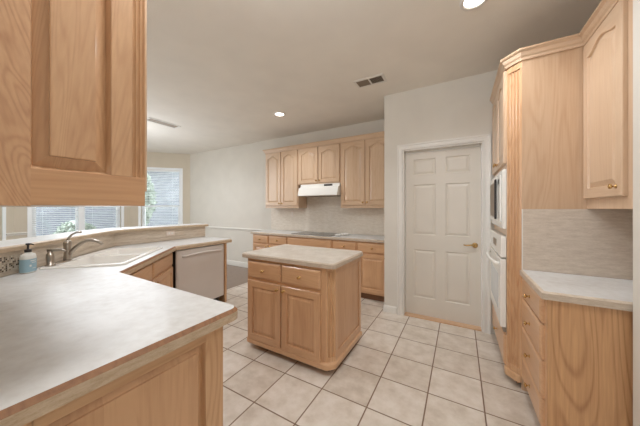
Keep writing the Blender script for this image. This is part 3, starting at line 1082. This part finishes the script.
# small crumpled white packet at the right end of the cooktop
rnd = random.Random(4)
def packet(name, label, loc, rz, sx, sy, sz, seed):
    rr = random.Random(seed)
    m = MB()
    nu, nv = 7, 5
    vs, fs = [], []
    for s in (1, -1):
        for j in range(nv + 1):
            for i in range(nu + 1):
                u, v = i / nu, j / nv
                b = (sin(pi * u) * sin(pi * v)) ** 0.5
                vs.append(((u - 0.5) * sx, (v - 0.5) * sy, sz * 0.5 + s * (sz * 0.5 * b * rr.uniform(0.5, 1.0)) if s > 0 else sz * 0.5 - sz * 0.5 * b))
    k = (nu + 1) * (nv + 1)
    for j in range(nv):
        for i in range(nu):
            q = j * (nu + 1) + i
            fs.append((q, q + 1, q + nu + 2, q + nu + 1))
            fs.append((k + q, k + q + nu + 1, k + q + nu + 2, k + q + 1))
    m.add(vs, fs, 0)
    o = m.build(name, WHITE)
    o.location = loc
    o.rotation_euler = (0, 0, rz)
    return tag(o, label, 'packet')
packet('packet', 'small white packet lying at the front right corner of the cooktop', (-1.74, 3.66, 0.915), R(20), 0.12, 0.09, 0.04, 3)
packet('packet', 'small white folded packet on the back worktop right of the cooktop', (-1.68, 3.82, 0.915), R(35), 0.15, 0.08, 0.05, 8)
plate('outlet', 'faint outlet plate on the back splash left of the range hood', 'outlet', (-2.99, YB - 0.0105, 1.31 - 0.05), 0, 0.07, 0.115, 'outlet')
plate('light_switch', 'pale switch plate on the back splash beside the pantry wall corner', 'light switch', (-1.065, YB - 0.0105, 1.18), 0, 0.075, 0.12, 'switch')

YU = 3.80
UZ0, UZ1 = 1.378, 2.56
XU = [-3.454, -2.640, -1.764, -0.884]
ud = ['tall pair of arched maple wall cabinet doors left of the range hood',
      'short arched maple wall cabinet directly above the white range hood',
      'tall pair of arched maple wall cabinet doors right of the range hood']
for i in range(3):
    a, b = XU[i], XU[i + 1]
    w_ = b - a - 0.001
    t = thing('upper_cabinet', ud[i], 'cabinet', (a, YU, 0), 0, 'wall cabinets over the back worktop')
    z0 = 1.81 if i == 1 else UZ0
    dep = YB - YU - 0.003
    MB().box(0, w_, 0, dep, z0, UZ1 - 0.004).build('body', WZ, t)
    cpath = [(XU[0], YB - 0.002), (XU[0], YU)] + [(q, YU) for q in XU[1:]]
    adopt(MB().sweep(cpath, crown_prof(UZ1), seg=((0, 2), (2, 3), (3, 4))[i]).build('crown_molding', WX), t)
    m_ = w_ / 2
    g = 0.016
    lo = z0 + (0.018 if i == 1 else 0.048)
    for (x0, x1, kx) in ((g, m_ - 0.008, m_ - 0.034), (m_ + 0.008, w_ - g, m_ + 0.034)):
        door(t, x0, x1, lo, UZ1 - 0.085, 0.055, (kx, lo + 0.045), mats=(WZ, WX, WP), fw=0.058)

hd = thing('range_hood', 'slim white range hood mounted under the short wall cabinet', 'range hood', (-2.572, 0, 0))
hw = 0.80
pf = [(YB - 0.012, 1.808), (3.775, 1.808), (3.765, 1.752), (3.722, 1.745), (3.68, 1.625), (3.675, 1.612), (3.675, 1.595), (YB - 0.012, 1.595)]
M = MB()
M.loops([[(0, y, z) for y, z in pf], [(hw, y, z) for y, z in pf]], 0, True, True)
M.build('body', WHITE, hd, 0.004)
MB().box(0.50, 0.665, 3.766, 3.785, 1.765, 1.795).build('control_strip', BLACK, hd)
MB().box(0.06, hw - 0.06, 3.72, YB - 0.06, 1.590, 1.5955).build('filter', GREYV, hd)

# ------------------------------------------------------------------ ISLAND
IX0, IX1, IY0, IY1 = -1.835, -0.893, 1.765, 2.42
il = thing('kitchen_island', 'maple kitchen island with two drawers and fluted corner in the middle of the tile floor', 'kitchen island', (IX0, IY0, 0))
w_, d_ = IX1 - IX0, IY1 - IY0
ch = 0.057
body = [(0, 0.0), (w_ - ch, 0.0), (w_, ch), (w_, d_), (0, d_)]
MB().prism([(0.0, 0.012), (w_ - ch - 0.004, 0.012), (w_ - 0.012, ch + 0.004), (w_ - 0.012, d_), (0.0, d_)], 0.055, 0.884).build('body', BZ, il)
M = MB()
fx0, fx1 = 0.0, w_ - ch - 0.012
M.box(0, 0.03, -0.002, 0.012, 0.11, 0.884, 0).box(w_ - ch - 0.058, w_ - ch, -0.002, 0.012, 0.11, 0.884, 0)
M.box(0.03, w_ - ch - 0.058, -0.002, 0.012, 0.858, 0.884, 1).box(0.03, w_ - ch - 0.058, -0.002, 0.012, 0.665, 0.70, 1)
M.box((w_ - ch - 0.028) / 2 - 0.02, (w_ - ch - 0.028) / 2 + 0.02, -0.0005, 0.0119, 0.112, 0.857, 0)
M.build('face_frame', [BZ, BX], il)
xm = (0.03 + w_ - ch - 0.058) / 2
xl, xr = 0.016, w_ - ch - 0.046
for (a, b, s) in ((xl, xm - 0.007, 1), (xm + 0.007, xr, -1)):
    o = drawer(il, a, b, 0.700, 0.856)
    o.location.y = -0.002
    o = door(il, a, b, 0.100, 0.672, 0, ((b - 0.03) if s > 0 else (a + 0.03), 0.63), fw=0.06)
    o.location.y = -0.002
M = MB()
fluted(M, (w_ - ch, 0.0), (w_, ch), 0.02, 0.11, 0.884, n=3, margin=0.010, fd=0.011, foot=0.035, head=0.03)
M.build('fluted_corner', OZ, il)
# side panel, framed
M = MB()
M.box(w_ - 0.012, w_, ch, ch + 0.05, 0.11, 0.884, 0).box(w_ - 0.012, w_, d_ - 0.05, d_, 0.11, 0.884, 0)
M.box(w_ - 0.012, w_, ch + 0.05, d_ - 0.05, 0.83, 0.884, 0).box(w_ - 0.012, w_, ch + 0.05, d_ - 0.05, 0.11, 0.175, 0)
M.box(w_ - 0.012, w_ - 0.009, ch + 0.05, d_ - 0.05, 0.175, 0.83, 1)
M.build('side_panel', [BZ, BP], il, 0.0015)
bmold = fillet([(-0.010, -0.022), (w_ - ch + 0.012, -0.022), (w_ + 0.012, ch - 0.014), (w_ + 0.012, d_ + 0.002), (-0.010, d_ + 0.002)], {0: .03, 1: .06, 2: .06}, 6)
M = MB()
M.loops([[(x, y, 0.052) for x, y in offset(bmold, 0.004)], [(x, y, 0.058) for x, y in bmold], [(x, y, 0.092) for x, y in bmold], [(x, y, 0.104) for x, y in offset(bmold, 0.010)], [(x, y, 0.108) for x, y in offset(bmold, 0.02)]], 0, True, True)
M.build('base_molding', BX, il)
MB().box(0.06, w_ - 0.06, 0.06, d_ - 0.05, 0.0, 0.056).build('toe_kick', DARKW, il)
ip = fillet([(-0.072, -0.028), (w_ + 0.026, -0.028), (w_ + 0.026, d_ + 0.03), (-0.072, d_ + 0.03)], {0: .03, 1: .05, 2: .05, 3: .03}, 6)
counter('countertop', None, ip, 0.926, 0.042, [LAMI, BANDG], parent=il)

# ------------------------------------------------------------------ OVEN CABINET (faces -X): local x = Y0 - Y, local y = X - X0
OX0, OY0 = 0.325, 3.252
oc = thing('oven_cabinet', 'tall maple oven cabinet with a fluted corner reaching toward the ceiling', 'cabinet', (OX0, OY0, 0), R(-90))
wl = OY0 - 2.44            # front width .812
dp_ = XR - OX0 - 0.004
TZ = 2.56
M = MB()
t = 0.03
M.box(0, t, 0, dp_, 0.10, TZ - 0.004).box(wl - t, wl, 0, dp_, 0.10, TZ - 0.004)
M.box(t, wl - t, dp_ - 0.02, dp_, 0.10, TZ - 0.004)
M.box(t, wl - t, 0, dp_ - 0.02, 0.10, 0.372)
M.box(t, wl - t, 0, dp_ - 0.02, 1.150, 1.205)
M.box(t, wl - t, 0, dp_ - 0.02, 1.690, TZ - 0.004)
M.build('body', WZ, oc)
drawer(oc, 0.012, wl - 0.012, 0.115, 0.352)
for (a, b, kx) in ((0.012, wl / 2 - 0.005, wl / 2 - 0.035), (wl / 2 + 0.005, wl - 0.012, wl / 2 + 0.035)):
    door(oc, a, b, 1.735, TZ - 0.085, 0.05, (kx, 1.78), mats=(WZ, WX, WP))
M = MB()
fluted(M, (wl, 0), (OY0 - 2.36, 0.405 - OX0), 0.03, 0.055, TZ - 0.004, n=4, margin=0.010, fd=0.011, foot=0.095, head=0.12)
M.build('fluted_corner', OZ, oc)
# rounded foot block
p0, p1 = Vector((wl - 0.02, -0.012)), Vector((OY0 - 2.352, 0.405 - OX0 + 0.01))
M = MB()
fpoly = fillet([(wl - 0.03, -0.014), (wl + 0.012, -0.014), (OY0 - 2.3575, 0.378 - OX0), (OY0 - 2.3575, 0.398 - OX0), (wl - 0.03, 0.016)], {1: .04, 2: .04}, 5)
M.loops([[(x, y, 0.052) for x, y in fpoly], [(x, y, 0.098) for x, y in fpoly], [(x, y, 0.108) for x, y in (offset(fpoly, 0.006) if area2(fpoly) > 0 else offset(fpoly, -0.006))]], 0, True, True)
M.build('foot_block', OX, oc)
MB().box(OY0 - 2.385, OY0 - 2.36, 0.405 - OX0, dp_, 0.0, TZ - 0.004).build('side_panel', PLY, oc)
MB().box(0.0, wl, 0.06, 0.08, 0.0, 0.10).build('toe_kick', DARKW, oc)

mw = thing('microwave', 'white built-in microwave with a dark window above the wall oven', 'microwave', (OX0, OY0 - 0.032, 1.207), R(-90))
ww = wl - 0.064
MB().box(0.02, ww - 0.02, 0.0, 0.42, 0.012, 0.46).build('body', WHITE, mw)
M = MB()
def rr(k, y, h=0.481):
    return [(-0.018 + k, y, -0.0 + k), (ww + 0.018 - k, y, -0.0 + k), (ww + 0.018 - k, y, h - k), (-0.018 + k, y, h - k)]
M.loops([rr(0, -0.001), rr(0, -0.022), rr(0.01, -0.028)], 0, True, True)
M.build('trim_frame', WHITE, mw)
dm = MB().box(0.05, ww - 0.18, -0.046, -0.028, 0.05, 0.44).build('door', WHITE, mw, 0.004)
MB().box(0.075, ww - 0.21, -0.0475, -0.046, 0.085, 0.405).build('window', GREYV, dm)
MB().box(ww - 0.19, ww - 0.165, -0.062, -0.046, 0.07, 0.42).build('handle', BLACK, dm, 0.004)
cp = MB().box(ww - 0.16, ww - 0.03, -0.040, -0.028, 0.05, 0.44).build('control_panel', WHITE, mw, 0.003)
MB().box(ww - 0.145, ww - 0.045, -0.0415, -0.040, 0.37, 0.41).build('display', BLACK, cp)

ov = thing('built_in_oven', 'white wall oven with an arched bar handle below the microwave', 'oven', (OX0, OY0 - 0.032, 0.374), R(-90))
MB().box(0.01, ww - 0.01, 0.0, 0.58, 0.004, 0.772).build('body', WHITE, ov)
M = MB()
pf = [(-0.001, 0.60), (-0.040, 0.60), (-0.034, 0.77), (-0.001, 0.77)]
M.loops([[(-0.018, y, z) for y, z in pf], [(ww + 0.018, y, z) for y, z in pf]], 0, True, True)
cpn = M.build('control_panel', WHITE, ov, 0.004)
MB().box(ww * 0.36, ww * 0.64, -0.0405, -0.034, 0.655, 0.715).build('display', GREYV, cpn)
do = MB().box(-0.018, ww + 0.018, -0.040, -0.001, 0.035, 0.585).build('door', WHITE, ov, 0.006)
MB().box(0.10, ww - 0.10, -0.042, -0.040, 0.14, 0.44).build('window', paint('oven_glass', (206, 212, 214), 0.08), do)
hp = [(0.02 + (ww - 0.04) * i / 14, -0.042 - 0.045 * sin(pi * i / 14) ** 0.5, 0.54 + 0.0 * i) for i in range(15)]
MB().tube(hp, 0.013, 10).build('handle', WHITE, do)
MB().box(-0.015, ww + 0.015, -0.02, -0.001, 0.0, 0.032).build('vent_strip', GREYV, ov)

# right base with four drawers
RX0, RY0 = 0.420, 2.356
rb = thing('drawer_cabinet', 'oak base cabinet with four knobbed drawers and a veneered end at the right edge', 'cabinet', (RX0, RY0, 0), R(-90))
wr = RY0 - 1.80
MB().box(0.0, wr - 0.014, 0.0, XR - RX0 - 0.004, 0.10, 0.870).build('body', BZ, rb)
MB().box(0.0, wr - 0.02, 0.06, 0.08, 0.0, 0.10).build('toe_kick', DARKW, rb)
for (a, b) in ((0.716, 0.858), (0.508, 0.704), (0.285, 0.496), (0.112, 0.273)):
    drawer(rb, 0.010, wr - 0.05, a, b)
MB().box(wr - 0.014, wr, 0.0, XR - RX0 - 0.004, 0.0, 0.870).build('end_panel', OV, rb)
counter('right_countertop', 'short beige laminate worktop at the right beside the tall oven cabinet', [(0.392, 1.777), (1.047, 1.777), (1.047, 2.357), (0.392, 2.357)], 0.914, 0.043, [LAM, BANDG])
s_ = MB().box(0.405, 1.047, 2.348, 2.3585, 0.915, 1.366).box(1.038, 1.047, 1.79, 2.348, 0.915, 1.366)
s_ = s_.build('side_splash', SPLASH)
tag(s_, 'beige laminate splash on the oven cabinet side above the right worktop', 'backsplash')
MB().box(0.402, 0.4095, 2.3465, 2.3479, 0.915, 1.366).build('edge_trim', TRIM, s_)

UX0 = 0.752
ur = thing('upper_cabinet', 'single arched maple wall cabinet hanging at the right edge over the short worktop', 'cabinet', (UX0, 2.356, 0), R(-90))
wu = 2.356 - 1.80
MB().box(0, wu, 0, XR - UX0 - 0.004, 1.368, TZ - 0.004).build('body', WZ, ur)
door(ur, 0.008, wu - 0.085, 1.436, TZ - 0.085, 0.045, (wu - 0.14, 1.49), mats=(WZ, WX, WP), fw=0.062)
CP = [(0.325, 3.25), (0.325, 2.44), (0.405, 2.36), (0.746, 2.36), (0.746, 1.80)]
adopt(MB().sweep(CP, crown_prof(TZ), seg=(0, 3)).build('crown_molding', WX), oc)
adopt(MB().sweep(CP, crown_prof(TZ), seg=(3, 4)).build('crown_molding', WX), ur)

# ------------------------------------------------------------------ CEILING FIXTURES
def can_light(label, x, y):
    t = thing('recessed_light', label, 'ceiling light', (x, y, ZC), 0, 'round recessed ceiling lights')
    n = 32
    ring = lambda r, z: [(r * cos(2 * pi * i / n), r * sin(2 * pi * i / n), z) for i in range(n)]
    MB().loops([ring(0.095, -0.0005), ring(0.092, -0.008), ring(0.072, -0.010), ring(0.066, -0.003)], 0, False, False, smooth=True).build('trim_ring', TRIM, t)
    MB().loops([ring(0.066, -0.0025), ring(0.03, -0.006)], 0, False, True, smooth=True).build('bulb', LAMP, t)
    l = bpy.data.lights.new('can_spot', 'SPOT')
    l.energy = 33
    l.spot_size = R(140)
    l.spot_blend = 0.8
    l.shadow_soft_size = 0.07
    l.color = (0.94, 0.98, 1.04)
    lo = bpy.data.objects.new('can_spot', l)
    lo.location = (0, 0, -0.03)
    lo.parent = t
    col.objects.link(lo)
can_light('round recessed ceiling light above the back wall cabinets', -2.49, 3.06)
can_light('round recessed ceiling light at the top edge above the oven cabinet', 0.09, 2.08)

def vent(label, x0, x1, y0, y1, twin):
    cx, cy = (x0 + x1) / 2, (y0 + y1) / 2
    t = thing('ceiling_vent', label, 'vent', (cx, cy, ZC), 0)
    a, b = (x1 - x0) / 2, (y1 - y0) / 2
    fr = 0.028
    m = MB()
    for (p, q, r, s) in ((-a - fr, a + fr, -b - fr, -b), (-a - fr, a + fr, b, b + fr), (-a - fr, -a, -b, b), (a, a + fr, -b, b)):
        m.box(p, q, r, s, -0.008, -0.0005)
    if twin:
        m.box(-0.008, 0.008, -b, b, -0.008, -0.0005)
    m.build('frame', TRIM, t, 0.002)
    MB().box(-a, a, -b, b, -0.0012, -0.0006).build('duct_shade', DARK, t)  # flat dark sheet painted as the shade behind the louvers
    halves = [(-a, -0.008, -1), (0.008, a, 1)] if twin else [(-a, a, 1)]
    for (p, q, sg) in halves:
        m = MB()
        along_x = (x1 - x0) < (y1 - y0)
        if along_x:
            n = int((2 * b) / 0.016)
            for i in range(n):
                y = -b + (i + 0.5) * 2 * b / n
                m.add([(p, y - 0.006, -0.001), (q, y - 0.006, -0.001), (q, y + 0.004, -0.008), (p, y + 0.004, -0.008), (p, y - 0.005, -0.001), (q, y - 0.005, -0.001), (q, y + 0.005, -0.008), (p, y + 0.005, -0.008)],
                      [(0, 1, 2, 3), (7, 6, 5, 4), (0, 4, 5, 1), (1, 5, 6, 2), (2, 6, 7, 3), (3, 7, 4, 0)])
        else:
            n = int((q - p) / 0.014)
            for i in range(n):
                x = p + (i + 0.5) * (q - p) / n
                u0, u1 = x - 0.006 * sg, x + 0.005 * sg
                m.add([(u0, -b, -0.001), (u0, b, -0.001), (u1, b, -0.008), (u1, -b, -0.008), (u0 + 0.001, -b, -0.001), (u0 + 0.001, b, -0.001), (u1 + 0.001, b, -0.008), (u1 + 0.001, -b, -0.008)],
                      [(0, 1, 2, 3), (7, 6, 5, 4), (0, 4, 5, 1), (1, 5, 6, 2), (2, 6, 7, 3), (3, 7, 4, 0)])
        m.build('louvers', GREYV, t)
vent('two-part ceiling vent with grey louvers in front of the pantry wall', -1.07, -0.77, 2.73, 2.865, True)
vent('long white slotted ceiling vent near the bay, left of the round light', -4.60, -4.45, 2.13, 2.60, False)

# ------------------------------------------------------------------ OUTSIDE
struct(MB().box(-40, -7.7, -14, 22, -0.4, -0.25).build('ground', GRASS))
hs = thing('neighbour_house', 'grey brick house outside beyond the bay windows', 'house', (-20.0, 0, -0.25))
MB().box(-5, 0, -5.5, 8.4, 0, 3.4).build('wall', BRICK, hs)
M = MB()
pf = [(0.4, 3.4), (-2.5, 5.4), (-5.4, 3.4)]
M.loops([[(x, -5.9, z) for x, z in pf], [(x, 8.8, z) for x, z in pf]], 0, True, True)
M.build('roof', ROOF, hs)
for y in (-1.2, 3.0):
    f = MB().box(0, 0.05, y - 0.55, y + 0.55, 0.7, 2.1).build('window', VINYL, hs)
    MB().box(0.05, 0.055, y - 0.47, y + 0.47, 0.78, 2.02).build('pane', GREYV, f)
hs2 = thing('neighbour_shed', 'low grey brick outbuilding outside the angled bay window', 'house', (-13.2, 9.0, -0.25))
MB().box(-4, 0.6, -1.6, 3.4, 0, 3.8).build('wall', BRICK, hs2)
M = MB()
pf = [(1.0, 3.8), (-1.8, 5.2), (-4.4, 3.8)]
M.loops([[(x, -2.0, z) for x, z in pf], [(x, 3.8, z) for x, z in pf]], 0, True, True)
M.build('roof', ROOF, hs2)

def shrub(name, label, loc, rx, rz_, n, trunk, seed):
    r = random.Random(seed)
    t = thing(name, label, 'tree', loc)
    m = MB()
    for _ in range(n):
        while True:
            p = Vector((r.uniform(-1, 1), r.uniform(-1, 1), r.uniform(-1, 1)))
            if p.length < 1:
                break
        p = p.normalized() * p.length ** 0.45
        c = Vector((p.x * rx, p.y * rx, trunk + rz_ + p.z * rz_))
        s = r.uniform(0.05, 0.11)
        u = Vector((r.uniform(-1, 1), r.uniform(-1, 1), r.uniform(-1, 1))).normalized()
        v = u.orthogonal().normalized()
        wv = u.cross(v)
        m.add([c + u * s * 1.6, c + v * s * 0.6 + wv * s * 0.12, c - u * s * 1.6, c - v * s * 0.6 + wv * s * 0.12], [(0, 1, 2, 3)])
    m.build('foliage', LEAF, t)
    MB().tube([(0, 0, 0), (0.03, 0.02, trunk * 0.6), (0, 0, trunk + rz_)], [0.08, 0.06, 0.03], 8).build('trunk', BARK, t)
shrub('tree', 'slender leafy tree outside the angled bay window', (-10.6, 4.6, -0.25), 0.55, 1.2, 1400, 0.8, 1)
shrub('shrub', 'rounded leafy shrub outside the wide bay window', (-12.0, 3.3, -0.25), 0.55, 0.5, 700, 0.15, 2)
shrub('shrub', 'low leafy shrub outside the left half of the wide bay window', (-11.6, 1.5, -0.25), 0.55, 0.38, 650, 0.1, 3)
